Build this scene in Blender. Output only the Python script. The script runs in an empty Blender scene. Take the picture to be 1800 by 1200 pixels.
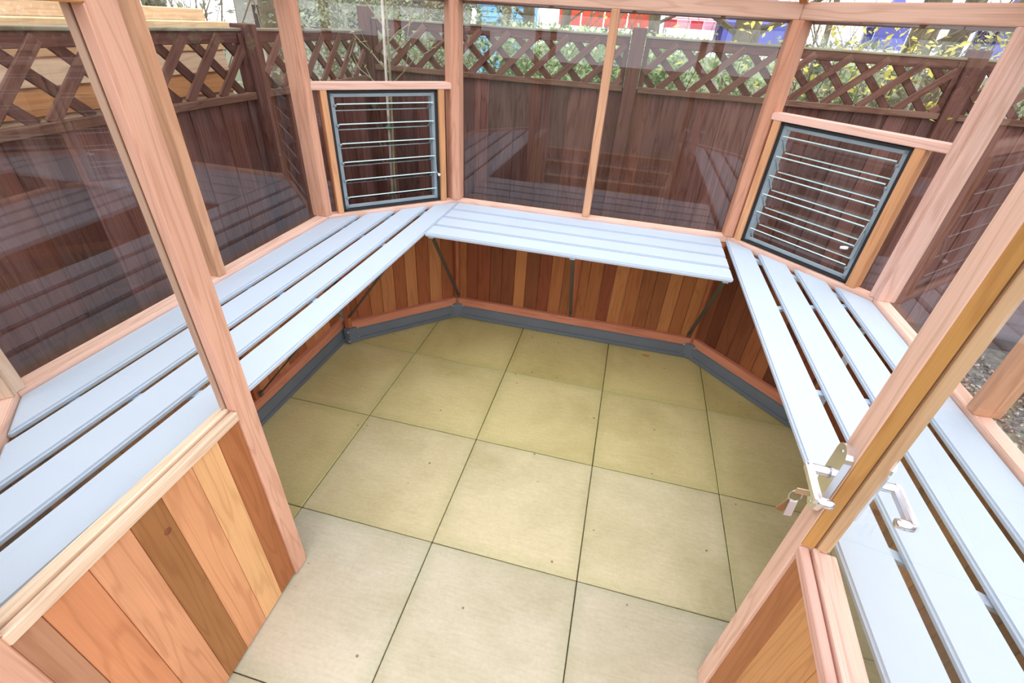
import bpy, bmesh, math, random
from mathutils import Vector, Matrix
random.seed(7)
S = bpy.context.scene
COL = S.collection

# ------------------------------------------------------------------ camera, sky, exposure
cam_d = bpy.data.cameras.new('camera'); cam = bpy.data.objects.new('camera', cam_d); COL.objects.link(cam)
cam_d.sensor_width = 36.0; cam_d.lens = 820.63 / 1800 * 36.0; cam_d.clip_start = 0.02; cam_d.clip_end = 300
RR = ((0.96913, 0.24019, 0.05563), (0.18013, -0.53573, -0.82495), (-0.16835, 0.80950, -0.56246))   # right, down, forward
cam.matrix_world = Matrix(((RR[0][0], -RR[1][0], -RR[2][0], 1.6931), (RR[0][1], -RR[1][1], -RR[2][1], -2.2339),
                           (RR[0][2], -RR[1][2], -RR[2][2], 1.7784), (0, 0, 0, 1)))
S.camera = cam
w = bpy.data.worlds.new('overcast_sky'); S.world = w; w.use_nodes = True
nt = w.node_tree; bg = nt.nodes['Background']
tc = nt.nodes.new('ShaderNodeTexCoord'); sx = nt.nodes.new('ShaderNodeSeparateXYZ'); cr = nt.nodes.new('ShaderNodeValToRGB')
nt.links.new(tc.outputs['Generated'], sx.inputs[0]); nt.links.new(sx.outputs['Z'], cr.inputs[0]); nt.links.new(cr.outputs[0], bg.inputs[0])
cr.color_ramp.elements[0].position = 0.0; cr.color_ramp.elements[0].color = (0.88, 0.90, 0.96, 1)
cr.color_ramp.elements[1].position = 0.7; cr.color_ramp.elements[1].color = (0.95, 0.965, 1.0, 1)
bg.inputs[1].default_value = 1.34
sun_d = bpy.data.lights.new('veiled_sun', 'SUN'); sun_d.energy = 0.22; sun_d.angle = math.radians(40); sun_d.color = (1, .97, .92)
sun = bpy.data.objects.new('veiled_sun', sun_d); COL.objects.link(sun); sun.rotation_euler = (math.radians(28), math.radians(-12), 0)
S.view_settings.view_transform = 'Standard'; S.view_settings.look = 'None'; S.view_settings.gamma = 1
S.view_settings.use_curve_mapping = False; S.view_settings.exposure = 1.08
S.cycles.max_bounces = 8; S.cycles.transparent_max_bounces = 24; S.cycles.caustics_reflective = False; S.cycles.caustics_refractive = False

def lin(c):
    return tuple(((v / 255) / 12.92 if v / 255 < 0.04045 else ((v / 255 + 0.055) / 1.055) ** 2.4) for v in c)

# ------------------------------------------------------------------ materials
def mat(name):
    m = bpy.data.materials.new(name); m.use_nodes = True
    return m, m.node_tree, m.node_tree.nodes['Principled BSDF']
def N(t, kind, **kw):
    n = t.nodes.new(kind)
    for k, v in kw.items():
        if k in ('operation', 'blend_type', 'data_type', 'wave_type', 'bands_direction', 'feature', 'distance'): setattr(n, k, v)
    return n
def mixc(t, fac, a, b, blend='MIX'):
    n = t.nodes.new('ShaderNodeMix'); n.data_type = 'RGBA'; n.blend_type = blend
    for sock, v in ((n.inputs[0], fac), (n.inputs[6], a), (n.inputs[7], b)):
        if hasattr(v, 'is_linked'): t.links.new(v, sock)
        else: sock.default_value = v if not isinstance(v, tuple) or len(v) == 4 else (*v, 1)
    return n.outputs[2]
def ramp(t, src, stops):
    n = t.nodes.new('ShaderNodeValToRGB'); t.links.new(src, n.inputs[0])
    e = n.color_ramp.elements
    while len(e) < len(stops): e.new(0.5)
    for i, (p, c) in enumerate(stops): e[i].position = p; e[i].color = (*c, 1) if len(c) == 3 else c
    return n.outputs[0]
def noise(t, vec, scale, detail=3, rough=0.55, dist=0.0):
    n = t.nodes.new('ShaderNodeTexNoise'); n.inputs['Scale'].default_value = scale; n.inputs['Detail'].default_value = detail
    n.inputs['Roughness'].default_value = rough; n.inputs['Distortion'].default_value = dist
    if vec: t.links.new(vec, n.inputs['Vector'])
    return n.outputs['Fac']
def mapped(t, scale, jitter=True, gen=None):
    tcn = t.nodes.new('ShaderNodeTexCoord'); mp = t.nodes.new('ShaderNodeMapping'); mp.inputs['Scale'].default_value = scale
    t.links.new(tcn.outputs['Object'], mp.inputs[0])
    if not jitter: return mp.outputs[0]
    oi = t.nodes.new('ShaderNodeObjectInfo'); mu = t.nodes.new('ShaderNodeVectorMath'); mu.operation = 'SCALE'
    cb = t.nodes.new('ShaderNodeCombineXYZ')
    for i, k in enumerate((13.0, 29.0, 41.0)):
        q = t.nodes.new('ShaderNodeMath'); q.operation = 'MULTIPLY'; q.inputs[1].default_value = k
        t.links.new(oi.outputs['Random'], q.inputs[0]); t.links.new(q.outputs[0], cb.inputs[i])
    ad = t.nodes.new('ShaderNodeVectorMath'); ad.operation = 'ADD'
    t.links.new(mp.outputs[0], ad.inputs[0]); t.links.new(cb.outputs[0], ad.inputs[1])
    return ad.outputs[0]
def objcol(t):
    return t.nodes.new('ShaderNodeObjectInfo').outputs['Color']
def bump(t, b, h, strength, dist=0.002):
    n = t.nodes.new('ShaderNodeBump'); n.inputs['Strength'].default_value = strength; n.inputs['Distance'].default_value = dist
    t.links.new(h, n.inputs['Height']); t.links.new(n.outputs[0], b.inputs['Normal'])

def wood_material(name, ring=0.22, fine=0.16, rough=0.55, spec=0.3, blotch=0.12):
    m, t, b = mat(name)
    v1 = mapped(t, (0.9, 9, 9)); big = noise(t, v1, 1.3, 2, 0.5, 0.25)
    mul = t.nodes.new('ShaderNodeMath'); mul.operation = 'MULTIPLY'; mul.inputs[1].default_value = 48; t.links.new(big, mul.inputs[0])
    sn = t.nodes.new('ShaderNodeMath'); sn.operation = 'SINE'; t.links.new(mul.outputs[0], sn.inputs[0])
    rings = ramp(t, sn.outputs[0], [(0.0, (1, 1, 1)), (0.55, (0.96, 0.96, 0.96)), (1.0, (1 - ring, 1 - ring * 1.35, 1 - ring * 1.6))])
    v2 = mapped(t, (4, 230, 230)); fn = noise(t, v2, 1.0, 3)
    fines = ramp(t, fn, [(0.3, (1 - fine, 1 - fine, 1 - fine)), (0.7, (1 + fine * .3,) * 3)])
    v3 = mapped(t, (1.5, 5, 5)); bl = noise(t, v3, 1.2, 2)
    blo = ramp(t, bl, [(0.35, (1 - blotch, 1 - blotch * 1.3, 1 - blotch * 1.5)), (0.65, (1 + blotch * .3,) * 3)])
    c = mixc(t, 1.0, objcol(t), rings, 'MULTIPLY'); c = mixc(t, 1.0, c, fines, 'MULTIPLY'); c = mixc(t, 1.0, c, blo, 'MULTIPLY')
    t.links.new(c, b.inputs['Base Color']); b.inputs['Roughness'].default_value = rough; b.inputs['Specular IOR Level'].default_value = spec
    bump(t, b, fn, 0.25, 0.0008)
    return m
M = {}
M['cedar'] = wood_material('cedar_wood', 0.13, 0.10, 0.6, 0.25, 0.09)
M['stained'] = wood_material('stained_fence_wood', 0.25, 0.30, 0.75, 0.2, 0.28)

def plain(name, colour, rough=0.5, metal=0.0, var=0.0, vs=6, bmp=0.0, spec=0.5):
    m, t, b = mat(name)
    b.inputs['Roughness'].default_value = rough; b.inputs['Metallic'].default_value = metal; b.inputs['Specular IOR Level'].default_value = spec
    c = lin(colour)
    v = mapped(t, (1, 1, 1)); n = noise(t, v, vs, 4)
    r = ramp(t, n, [(0.3, tuple(x * (1 - var) for x in c)), (0.7, tuple(min(1, x * (1 + var)) for x in c))])
    t.links.new(r, b.inputs['Base Color'])
    if bmp: bump(t, b, n, bmp)
    return m
M['alu'] = plain('powder_coated_aluminium', (186, 199, 216), 0.5, 0.0, 0.015, 3)
M['grey'] = plain('grey_painted_metal', (104, 112, 122), 0.45, 0.0, 0.08, 5)
M['strut'] = plain('dull_bracket_metal', (92, 88, 84), 0.4, 0.5, 0.1, 8)
M['louvre'] = plain('grey_louvre_frame', (140, 153, 160), 0.4, 0.0, 0.1, 8)
M['gasket'] = plain('black_gasket', (28, 29, 32), 0.6)
M['chrome'] = plain('brushed_chrome', (232, 232, 238), 0.2, 0.93)
M['bolt'] = plain('steel_bolt', (205, 208, 212), 0.3, 0.8)
M['white_plastic'] = plain('white_plastic', (235, 238, 240), 0.4)
M['brass'] = plain('key_metal', (190, 170, 140), 0.3, 0.9)
M['bark'] = plain('bark', (112, 104, 84), 0.9, 0, 0.35, 9, 0.5)
M['sapling_bark'] = plain('smooth_sapling_bark', (128, 122, 92), 0.8, 0, 0.3, 14, 0.3)
M['stake'] = plain('pale_tree_tube', (168, 160, 148), 0.6, 0, 0.25, 16)
M['tie'] = plain('green_tie', (80, 140, 110), 0.6)
M['twig'] = plain('dry_twigs', (128, 112, 92), 0.9, 0, 0.3, 9)

def slab_material(name, dirt=0.5):
    m, t, b = mat(name)
    v = mapped(t, (1, 1, 1)); n1 = noise(t, v, 2.2, 5, 0.6, 0.4)
    c = mixc(t, 1.0, objcol(t), ramp(t, n1, [(0.3, (0.80, 0.79, 0.70)), (0.55, (1, 1, 1)), (0.8, (1.06, 1.05, 1.05))]), 'MULTIPLY')
    v2 = mapped(t, (14, 110, 1)); n2 = noise(t, v2, 1.0, 2, 0.6)
    c = mixc(t, 1.0, c, ramp(t, n2, [(0.35, (0.955, 0.95, 0.93)), (0.6, (1.02, 1.02, 1.02))]), 'MULTIPLY')
    v3 = mapped(t, (1, 1, 1)); n3 = noise(t, v3, 70, 4)
    c = mixc(t, 1.0, c, ramp(t, n3, [(0.3, (0.93, 0.93, 0.91)), (0.7, (1.03, 1.03, 1.03))]), 'MULTIPLY')
    # weathered slab edges: greenish algae along the perimeter
    tcn = t.nodes.new('ShaderNodeTexCoord'); sp = t.nodes.new('ShaderNodeSeparateXYZ'); t.links.new(tcn.outputs['Object'], sp.inputs[0])
    ab = []
    for k in 'XY':
        a = t.nodes.new('ShaderNodeMath'); a.operation = 'ABSOLUTE'; t.links.new(sp.outputs[k], a.inputs[0]); ab.append(a.outputs[0])
    mx = t.nodes.new('ShaderNodeMath'); mx.operation = 'MAXIMUM'; t.links.new(ab[0], mx.inputs[0]); t.links.new(ab[1], mx.inputs[1])
    wob = t.nodes.new('ShaderNodeMath'); wob.operation = 'MULTIPLY_ADD'; wob.inputs[1].default_value = 0.10; t.links.new(n1, wob.inputs[0]); t.links.new(mx.outputs[0], wob.inputs[2])
    edge = ramp(t, wob.outputs[0], [(0.30, (0, 0, 0)), (0.352, (1, 1, 1))])
    c = mixc(t, 1.0, c, mixc(t, edge, (1, 1, 1, 1), (1 - .27 * dirt, 1 - .20 * dirt, 1 - .33 * dirt, 1)), 'MULTIPLY')
    # dark specks
    vo = t.nodes.new('ShaderNodeTexVoronoi'); vo.inputs['Scale'].default_value = 9; t.links.new(mapped(t, (1, 1, 1)), vo.inputs['Vector'])
    sk = ramp(t, vo.outputs['Distance'], [(0.035, (0.42, 0.35, 0.28)), (0.06, (1, 1, 1))])
    c = mixc(t, 1.0, c, sk, 'MULTIPLY')
    t.links.new(c, b.inputs['Base Color'])
    b.inputs['Roughness'].default_value = 0.62; b.inputs['Specular IOR Level'].default_value = 0.35
    bump(t, b, n2, 0.10, 0.002)
    return m
M['slab'] = slab_material('sandstone_coloured_slab')
M['knot'] = plain('wood_knot', (120, 66, 38), .6, 0, .3, 60)
M['soil'] = plain('dark_soil', (70, 64, 50), 0.95, 0, 0.5, 30, 0.6)

def glass_material(name, tint=(0.992, 0.997, 0.995), k=1.9):
    m = bpy.data.materials.new(name); m.use_nodes = True; t = m.node_tree; t.nodes.clear()
    out = t.nodes.new('ShaderNodeOutputMaterial'); tr = t.nodes.new('ShaderNodeBsdfTransparent'); gl = t.nodes.new('ShaderNodeBsdfGlossy')
    tr.inputs[0].default_value = (*tint, 1); gl.inputs['Roughness'].default_value = 0.0
    fr = t.nodes.new('ShaderNodeFresnel'); fr.inputs[0].default_value = 1.5
    ge = t.nodes.new('ShaderNodeNewGeometry'); iv = t.nodes.new('ShaderNodeMath'); iv.operation = 'SUBTRACT'; iv.inputs[0].default_value = 1
    t.links.new(ge.outputs['Backfacing'], iv.inputs[1])
    mu = t.nodes.new('ShaderNodeMath'); mu.operation = 'MULTIPLY'; t.links.new(fr.outputs[0], mu.inputs[0]); t.links.new(iv.outputs[0], mu.inputs[1])
    m2 = t.nodes.new('ShaderNodeMath'); m2.operation = 'MULTIPLY'; m2.inputs[1].default_value = k; m2.use_clamp = True; t.links.new(mu.outputs[0], m2.inputs[0])
    mx = t.nodes.new('ShaderNodeMixShader'); t.links.new(m2.outputs[0], mx.inputs[0]); t.links.new(tr.outputs[0], mx.inputs[1]); t.links.new(gl.outputs[0], mx.inputs[2])
    t.links.new(mx.outputs[0], out.inputs[0])
    return m
M['glass'] = glass_material('clear_glass')
def blade_edge():
    m, t, b = mat('green_glass_edge'); b.inputs['Base Color'].default_value = (*lin((190, 215, 215)), 1); b.inputs['Roughness'].default_value = 0.15
    return m
M['glass_edge'] = blade_edge()

def leaf_material(name, c1, c2):
    m, t, b = mat(name)
    ge = t.nodes.new('ShaderNodeNewGeometry')
    c = ramp(t, ge.outputs['Random Per Island'], [(0.0, lin(c1)), (1.0, lin(c2))])
    t.links.new(c, b.inputs['Base Color']); b.inputs['Roughness'].default_value = 0.6
    tl = t.nodes.new('ShaderNodeBsdfTranslucent'); t.links.new(c, tl.inputs[0]); mx = t.nodes.new('ShaderNodeMixShader'); mx.inputs[0].default_value = 0.35
    t.links.new(b.outputs[0], mx.inputs[1]); t.links.new(tl.outputs[0], mx.inputs[2]); t.links.new(mx.outputs[0], t.nodes['Material Output'].inputs[0])
    return m
M['leaf_green'] = leaf_material('green_leaves', (112, 142, 92), (196, 212, 160))
M['leaf_grey'] = leaf_material('grey_green_leaves', (104, 118, 94), (178, 184, 152))
M['leaf_yellow'] = leaf_material('yellow_leaves', (190, 184, 84), (240, 228, 120))
M['gravel'] = None
def gravel_material():
    m, t, b = mat('gravel_stones'); ge = t.nodes.new('ShaderNodeNewGeometry')
    c = ramp(t, ge.outputs['Random Per Island'], [(0.0, lin((70, 62, 60))), (0.5, lin((128, 112, 108))), (1.0, lin((188, 178, 168)))])
    t.links.new(c, b.inputs['Base Color']); b.inputs['Roughness'].default_value = 0.85
    return m
M['gravel'] = gravel_material()

# ------------------------------------------------------------------ object helpers
WORLD = {}
def setparent(o, parent):
    if parent is None: o.matrix_basis = WORLD[o.name].copy(); return
    o.parent = parent; o.matrix_basis = WORLD[parent.name].inverted() @ WORLD[o.name]
def empty(name, loc, label=None, cat=None, group=None, kind=None, parent=None):
    o = bpy.data.objects.new(name, None); o.empty_display_size = 0.05; COL.objects.link(o)
    WORLD[o.name] = Matrix.Translation(Vector(loc)); setparent(o, parent); tag(o, label, cat, group, kind); return o
def tag(o, label=None, cat=None, group=None, kind=None):
    if label: o['label'] = label
    if cat: o['category'] = cat
    if group: o['group'] = group
    if kind: o['kind'] = kind
    return o
def link(name, me, m, parent=None, mw=None, col=None, smooth=False):
    if m is not None and not me.materials: me.materials.append(m)
    o = bpy.data.objects.new(name, me); COL.objects.link(o); WORLD[o.name] = (mw or Matrix()).copy(); setparent(o, parent)
    if col: o.color = (*lin(col), 1)
    if smooth:
        for p in me.polygons: p.use_smooth = True
    return o
CACHE = {}
def box_mesh(L, W, T, bev, m):
    key = (round(L, 4), round(W, 4), round(T, 4), round(bev, 4), m.name)
    if key in CACHE: return CACHE[key]
    bm = bmesh.new(); bmesh.ops.create_cube(bm, size=1, matrix=Matrix.Diagonal((L, W, T, 1)))
    if bev > 0: bmesh.ops.bevel(bm, geom=bm.edges[:], offset=min(bev, T * .45, W * .45), segments=2 if bev > .004 else 1, affect='EDGES')
    me = bpy.data.meshes.new('box'); bm.to_mesh(me); bm.free(); me.materials.append(m); CACHE[key] = me
    return me
def frame(p0, p1, up):
    p0, p1, up = Vector(p0), Vector(p1), Vector(up)
    x = (p1 - p0).normalized(); z = (up - x * up.dot(x)).normalized(); y = z.cross(x)
    mw = Matrix((x, y, z)).transposed().to_4x4(); mw.translation = (p0 + p1) / 2
    return mw, (p1 - p0).length
def piece(name, m, p0, p1, width, thick, up, parent=None, col=None, bev=0.002):
    """bar from p0 to p1 (centre line); thickness is measured along up, width across"""
    mw, L = frame(p0, p1, up)
    return link(name, box_mesh(L, width, thick, bev, m), m, parent, mw, col)
def prism(name, m, pts, z0, z1, parent=None, col=None, bev=0.0, mw=None, grain=None):
    """polygon pts in plan, extruded z0..z1; grain: unit direction made the local x axis"""
    base = mw or Matrix()
    if grain is not None:
        c = Vector((sum(p[0] for p in pts) / len(pts), sum(p[1] for p in pts) / len(pts), (z0 + z1) / 2))
        g = Vector(grain).normalized(); up = Vector((0, 0, 1)) if abs(g.z) < .9 else Vector((0, 1, 0))
        up = (up - g * up.dot(g)).normalized(); y = up.cross(g)
        base = Matrix((g, y, up)).transposed().to_4x4(); base.translation = c
    inv = base.inverted() if grain is not None else Matrix()
    bm = bmesh.new(); lo = [bm.verts.new(inv @ Vector((p[0], p[1], z0))) for p in pts]; hi = [bm.verts.new(inv @ Vector((p[0], p[1], z1))) for p in pts]
    n = len(pts); bm.faces.new(lo[::-1]); bm.faces.new(hi)
    for i in range(n): bm.faces.new((lo[i], lo[(i + 1) % n], hi[(i + 1) % n], hi[i]))
    bmesh.ops.recalc_face_normals(bm, faces=bm.faces[:])
    if bev: bmesh.ops.bevel(bm, geom=bm.edges[:], offset=bev, segments=2, affect='EDGES')
    me = bpy.data.meshes.new(name); bm.to_mesh(me); bm.free()
    return link(name, me, m, parent, base, col)
def tube_bm(bm, pts, radii, n=6, cap=True):
    pts = [Vector(p) for p in pts]; rings = []
    for i, p in enumerate(pts):
        d = (pts[min(i + 1, len(pts) - 1)] - pts[max(i - 1, 0)]).normalized()
        a = d.cross(Vector((0.13, 0.27, 0.95)) if abs(d.z) < .9 else Vector((1, 0, 0))).normalized(); b = d.cross(a)
        r = radii[i] if isinstance(radii, (list, tuple)) else radii
        rings.append([bm.verts.new(p + (a * math.cos(2 * math.pi * k / n) + b * math.sin(2 * math.pi * k / n)) * r) for k in range(n)])
    for i in range(len(rings) - 1):
        for k in range(n): bm.faces.new((rings[i][k], rings[i][(k + 1) % n], rings[i + 1][(k + 1) % n], rings[i + 1][k]))
    if cap and n > 2: bm.faces.new(rings[0][::-1]); bm.faces.new(rings[-1])
def finish(name, bm, m, parent=None, mw=None, smooth=True, col=None):
    bmesh.ops.recalc_face_normals(bm, faces=bm.faces[:])
    me = bpy.data.meshes.new(name); bm.to_mesh(me); bm.free()
    if mw is not None: me.transform(mw.inverted())
    return link(name, me, m, parent, mw, col, smooth)
def tube(name, m, pts, r, parent=None, n=10, smooth=True):
    bm = bmesh.new(); tube_bm(bm, pts, r, n); c = Matrix.Translation(Vector(pts[0]))
    return finish(name, bm, m, parent, c, smooth)

class MB:
    def __init__(s): s.v = []; s.f = []
    def tube(s, pts, radii, n=4):
        base = len(s.v); k = len(pts)
        for i, p in enumerate(pts):
            d = (pts[min(i + 1, k - 1)] - pts[max(i - 1, 0)]).normalized()
            a = d.cross(Vector((0.13, 0.27, 0.95)) if abs(d.z) < .9 else Vector((1, 0, 0))).normalized(); b = d.cross(a)
            for q in range(n):
                an = 6.28318 * q / n; s.v.append(p + (a * math.cos(an) + b * math.sin(an)) * radii[i])
        for i in range(k - 1):
            for q in range(n):
                o = base + i * n; s.f.append((o + q, o + (q + 1) % n, o + n + (q + 1) % n, o + n + q))
    def leaf(s, c, d, sz, up, wid=.5):
        d = d.normalized(); sd = d.cross(up).normalized() * sz * wid; u = sd.cross(d).normalized(); o = len(s.v)
        s.v += [c - d * sz * .5, c + sd * .5 + u * sz * .07, c + d * sz * .55, c - sd * .5 + u * sz * .07]
        s.f += [(o, o + 1, o + 2), (o, o + 2, o + 3)]
    def done(s, name, m, parent, loc, smooth=False):
        loc = Vector(loc); me = bpy.data.meshes.new(name); me.from_pydata([v - loc for v in s.v], [], s.f); me.update()
        return link(name, me, m, parent, Matrix.Translation(loc), None, smooth)

CED = [(218, 168, 142), (212, 160, 132), (224, 174, 146), (208, 156, 126), (220, 170, 148)]
def ced(): return random.choice(CED)
DK = [(176, 112, 70), (150, 88, 56), (190, 128, 84), (132, 74, 50), (168, 98, 62), (196, 134, 82), (142, 84, 50)]
BROWN = [(104, 70, 64), (114, 80, 73), (96, 66, 59), (122, 86, 80), (108, 70, 62), (102, 76, 72), (116, 76, 65)]

# ------------------------------------------------------------------ setting: floor and ground
floor = empty('floor', (0, 0, 0), 'pale yellow sandstone coloured square paving slabs inside the greenhouse', kind='structure')
prism('bedding', M['soil'], [(-.02, -3.02), (3.02, -3.02), (3.02, .62), (-.02, .62)], -.06, -.012, floor)
for i in range(0, 5):
    for j in range(-1, 5):
        x0, y0 = i * .6, -j * .6
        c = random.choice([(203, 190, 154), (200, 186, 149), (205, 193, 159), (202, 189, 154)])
        if j == -1: c = (196, 180, 124)  # back and left slabs dirtier yellow, part of the light falloff put into the colour
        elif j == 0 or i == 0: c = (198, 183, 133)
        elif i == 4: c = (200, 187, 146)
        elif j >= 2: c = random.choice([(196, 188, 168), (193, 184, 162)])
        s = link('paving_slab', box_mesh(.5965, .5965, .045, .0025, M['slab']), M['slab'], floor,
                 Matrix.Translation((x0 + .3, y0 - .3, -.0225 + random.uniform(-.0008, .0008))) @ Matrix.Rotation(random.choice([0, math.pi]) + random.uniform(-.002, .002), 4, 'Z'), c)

# ------------------------------------------------------------------ the greenhouse walls
A, B, C, D, E_, F, G, H = (.13, -1.575), (.13, .005), (.688, .563), (2.335, .563), (2.903, -.005), (2.903, -1.575), (2.335, -2.143), (.688, -2.143)
ZS0, ZS1, ZE0, ZE1 = .795, .836, 1.862, 1.928
class Wall:
    def __init__(s, name, p0, p1, base, label):
        s.p0, s.p1 = Vector((*p0, 0)), Vector((*p1, 0)); s.L = (s.p1 - s.p0).length; s.t = (s.p1 - s.p0) / s.L
        s.n = Vector((-s.t.y, s.t.x, 0))          # outward: walls are listed clockwise seen from above
        s.base = base; s.e = empty(name, (s.p0 + s.p1) / 2, label, kind='structure')
    def P(s, a, n, z): return s.p0 + s.t * a + s.n * n + Vector((0, 0, z))
    def rail(s, name, m, a0, a1, n0, n1, z0, z1, col=None, bev=.002, mitre=True):
        """horizontal bar with ends mitred on the octagon corners when it spans the whole wall"""
        k = math.tan(math.radians(22.5)) if mitre else 0
        pts = [s.P(a0 - (k * n0 if a0 == 0 else 0), n0, 0), s.P(a1 + (k * n0 if a1 == s.L else 0), n0, 0),
               s.P(a1 + (k * n1 if a1 == s.L else 0), n1, 0), s.P(a0 - (k * n1 if a0 == 0 else 0), n1, 0)]
        return prism(name, m, pts, z0, z1, s.e, col, bev, grain=s.t)
    def post(s, a, w, n0, n1, z0, z1, col=None, name='post', m=None, bev=.003):
        return piece(name, m or M['cedar'], s.P(a, (n0 + n1) / 2, z0), s.P(a, (n0 + n1) / 2, z1), w, n1 - n0, s.n, s.e, col or ced(), bev)
    def pane(s, a0, a1, z0, z1, n=.048):
        return piece('glass_pane', M['glass'], s.P(a0, n, (z0 + z1) / 2), s.P(a1, n, (z0 + z1) / 2), z1 - z0, .004, s.n, s.e, None, 0)
def build_wall(name, p0, p1, base, label, mull=(), louvre=None, cols=None, lower=True):
    W = Wall(name, p0, p1, base, label); L = W.L
    W.rail('base_beam', M['grey'], 0, L, base, base + .07, 0.0, .095, None, .004)
    W.rail('base_lip', M['grey'], 0, L, base - .008, base + .004, 0.004, .030, None, .002)
    W.rail('bottom_rail', M['cedar'], 0, L, base + .004, base + .06, .095, .150, (206, 136, 108))
    n0 = base + .030; a = 0.0
    while a < L - .001:
        wd = min(random.choice([.078, .082, .088]), L - a)
        if L - a - wd < .02: wd = L - a
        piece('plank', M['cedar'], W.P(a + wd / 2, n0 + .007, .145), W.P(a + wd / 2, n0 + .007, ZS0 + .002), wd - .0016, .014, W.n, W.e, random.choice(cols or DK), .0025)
        a += wd
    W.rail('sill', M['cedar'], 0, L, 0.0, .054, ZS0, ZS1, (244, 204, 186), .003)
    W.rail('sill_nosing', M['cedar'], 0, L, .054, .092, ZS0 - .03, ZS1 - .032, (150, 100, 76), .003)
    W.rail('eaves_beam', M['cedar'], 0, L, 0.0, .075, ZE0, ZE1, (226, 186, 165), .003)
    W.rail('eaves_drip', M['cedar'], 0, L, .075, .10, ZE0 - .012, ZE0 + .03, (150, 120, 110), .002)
    xs = [0.0] + [m * L for m in mull] + [L]
    for m_ in mull:
        W.post(m_ * L, .042, -.004, .074, ZS1, ZE0, (214, 164, 130))
        W.post(m_ * L, .045, base + .006, base + .03, .10, ZS0, (176, 104, 70), 'lower_post')
    if louvre is None:
        for q in range(len(xs) - 1): W.pane(xs[q] + .012, xs[q + 1] - .012, ZS1 - .006, ZE0 + .006)
    return W
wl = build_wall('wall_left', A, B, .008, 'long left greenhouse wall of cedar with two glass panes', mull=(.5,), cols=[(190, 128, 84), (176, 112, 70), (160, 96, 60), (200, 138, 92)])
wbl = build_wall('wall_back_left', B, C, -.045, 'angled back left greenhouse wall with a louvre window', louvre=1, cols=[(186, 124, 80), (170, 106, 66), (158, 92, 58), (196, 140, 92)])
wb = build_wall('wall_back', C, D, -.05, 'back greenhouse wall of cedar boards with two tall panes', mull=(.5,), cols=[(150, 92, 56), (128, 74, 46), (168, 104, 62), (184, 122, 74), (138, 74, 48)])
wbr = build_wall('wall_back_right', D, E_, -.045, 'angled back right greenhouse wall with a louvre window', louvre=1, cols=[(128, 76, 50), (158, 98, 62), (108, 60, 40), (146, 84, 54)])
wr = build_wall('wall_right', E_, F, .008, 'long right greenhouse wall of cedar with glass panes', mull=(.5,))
wfr = build_wall('wall_front_right', F, G, 0, 'angled front right greenhouse wall of cedar')
wfl = build_wall('wall_front_left', H, A, 0, 'angled front left greenhouse wall of cedar')
wf = Wall('wall_front', G, H, 0, 'front greenhouse wall above and below the double door opening')
wf.rail('header', M['cedar'], 0, wf.L, 0, .075, ZE0 + .012, ZE1, (220, 168, 130))
wf.rail('threshold', M['grey'], 0, wf.L, 0.0, .07, 0, .012)

# corner posts belong to the wall that follows them
def corner(P, wa, wb_, owner, col):
    """post wrapped round an octagon corner: faces on both walls"""
    p = Vector((*P, 0)); ta, tb = -wa.t, wb_.t; na, nb = wa.n, wb_.n
    pts = [p + ta * .026 - na * .004, p - (na + nb).normalized() * .0045, p + tb * .026 - nb * .004, p + tb * .026 + nb * .072, p + (na + nb).normalized() * .085, p + ta * .026 + na * .072]
    prism('corner_post', M['cedar'], pts, ZS1 - .001, ZE0 + .001, owner.e, col, .003, grain=(0, 0, 1))
    bo = min(wa.base, wb_.base) + .004
    pts = [p + ta * .03 + na * bo, p + tb * .03 + nb * bo, p + tb * .03 + nb * (bo + .03), p + ta * .03 + na * (bo + .03)]
    prism('lower_corner_post', M['cedar'], pts, .095, ZS0, owner.e, (176, 108, 74), .002, grain=(0, 0, 1))
    # grey base bracket with bolts
    bo = min(wa.base, wb_.base); q = (na + nb).normalized()
    mid = p + q * (bo - .004)
    side = Vector((-q.y, q.x, 0))
    pl = prism('base_bracket', M['grey'], [mid + side * .032 - q * .012, mid - side * .032 - q * .012, mid - side * .040 + q * .03, mid + side * .040 + q * .03], 0.002, .112, owner.e, None, .004)
    for sd in (-1, 1):
        for z in (.028, .098):
            b0 = mid + side * (sd * .036) - q * .004 + Vector((0, 0, z)); bm = bmesh.new()
            tube_bm(bm, [b0, b0 - q * .012], .0062, 6); finish('bolt', bm, M['bolt'], pl, Matrix.Translation(b0), False)
corner(B, wl, wbl, wbl, (218, 166, 140)); corner(C, wbl, wb, wb, (216, 164, 138)); corner(D, wb, wbr, wbr, (214, 158, 130)); corner(E_, wbr, wr, wr, (224, 184, 168))
corner(F, wr, wfr, wfr, (212, 150, 112)); corner(A, wfl, wl, wl, (224, 196, 172))
corner(G, wfr, wf, wfr, (212, 150, 112)); corner(H, wf, wfl, wfl, (212, 150, 112))

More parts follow.
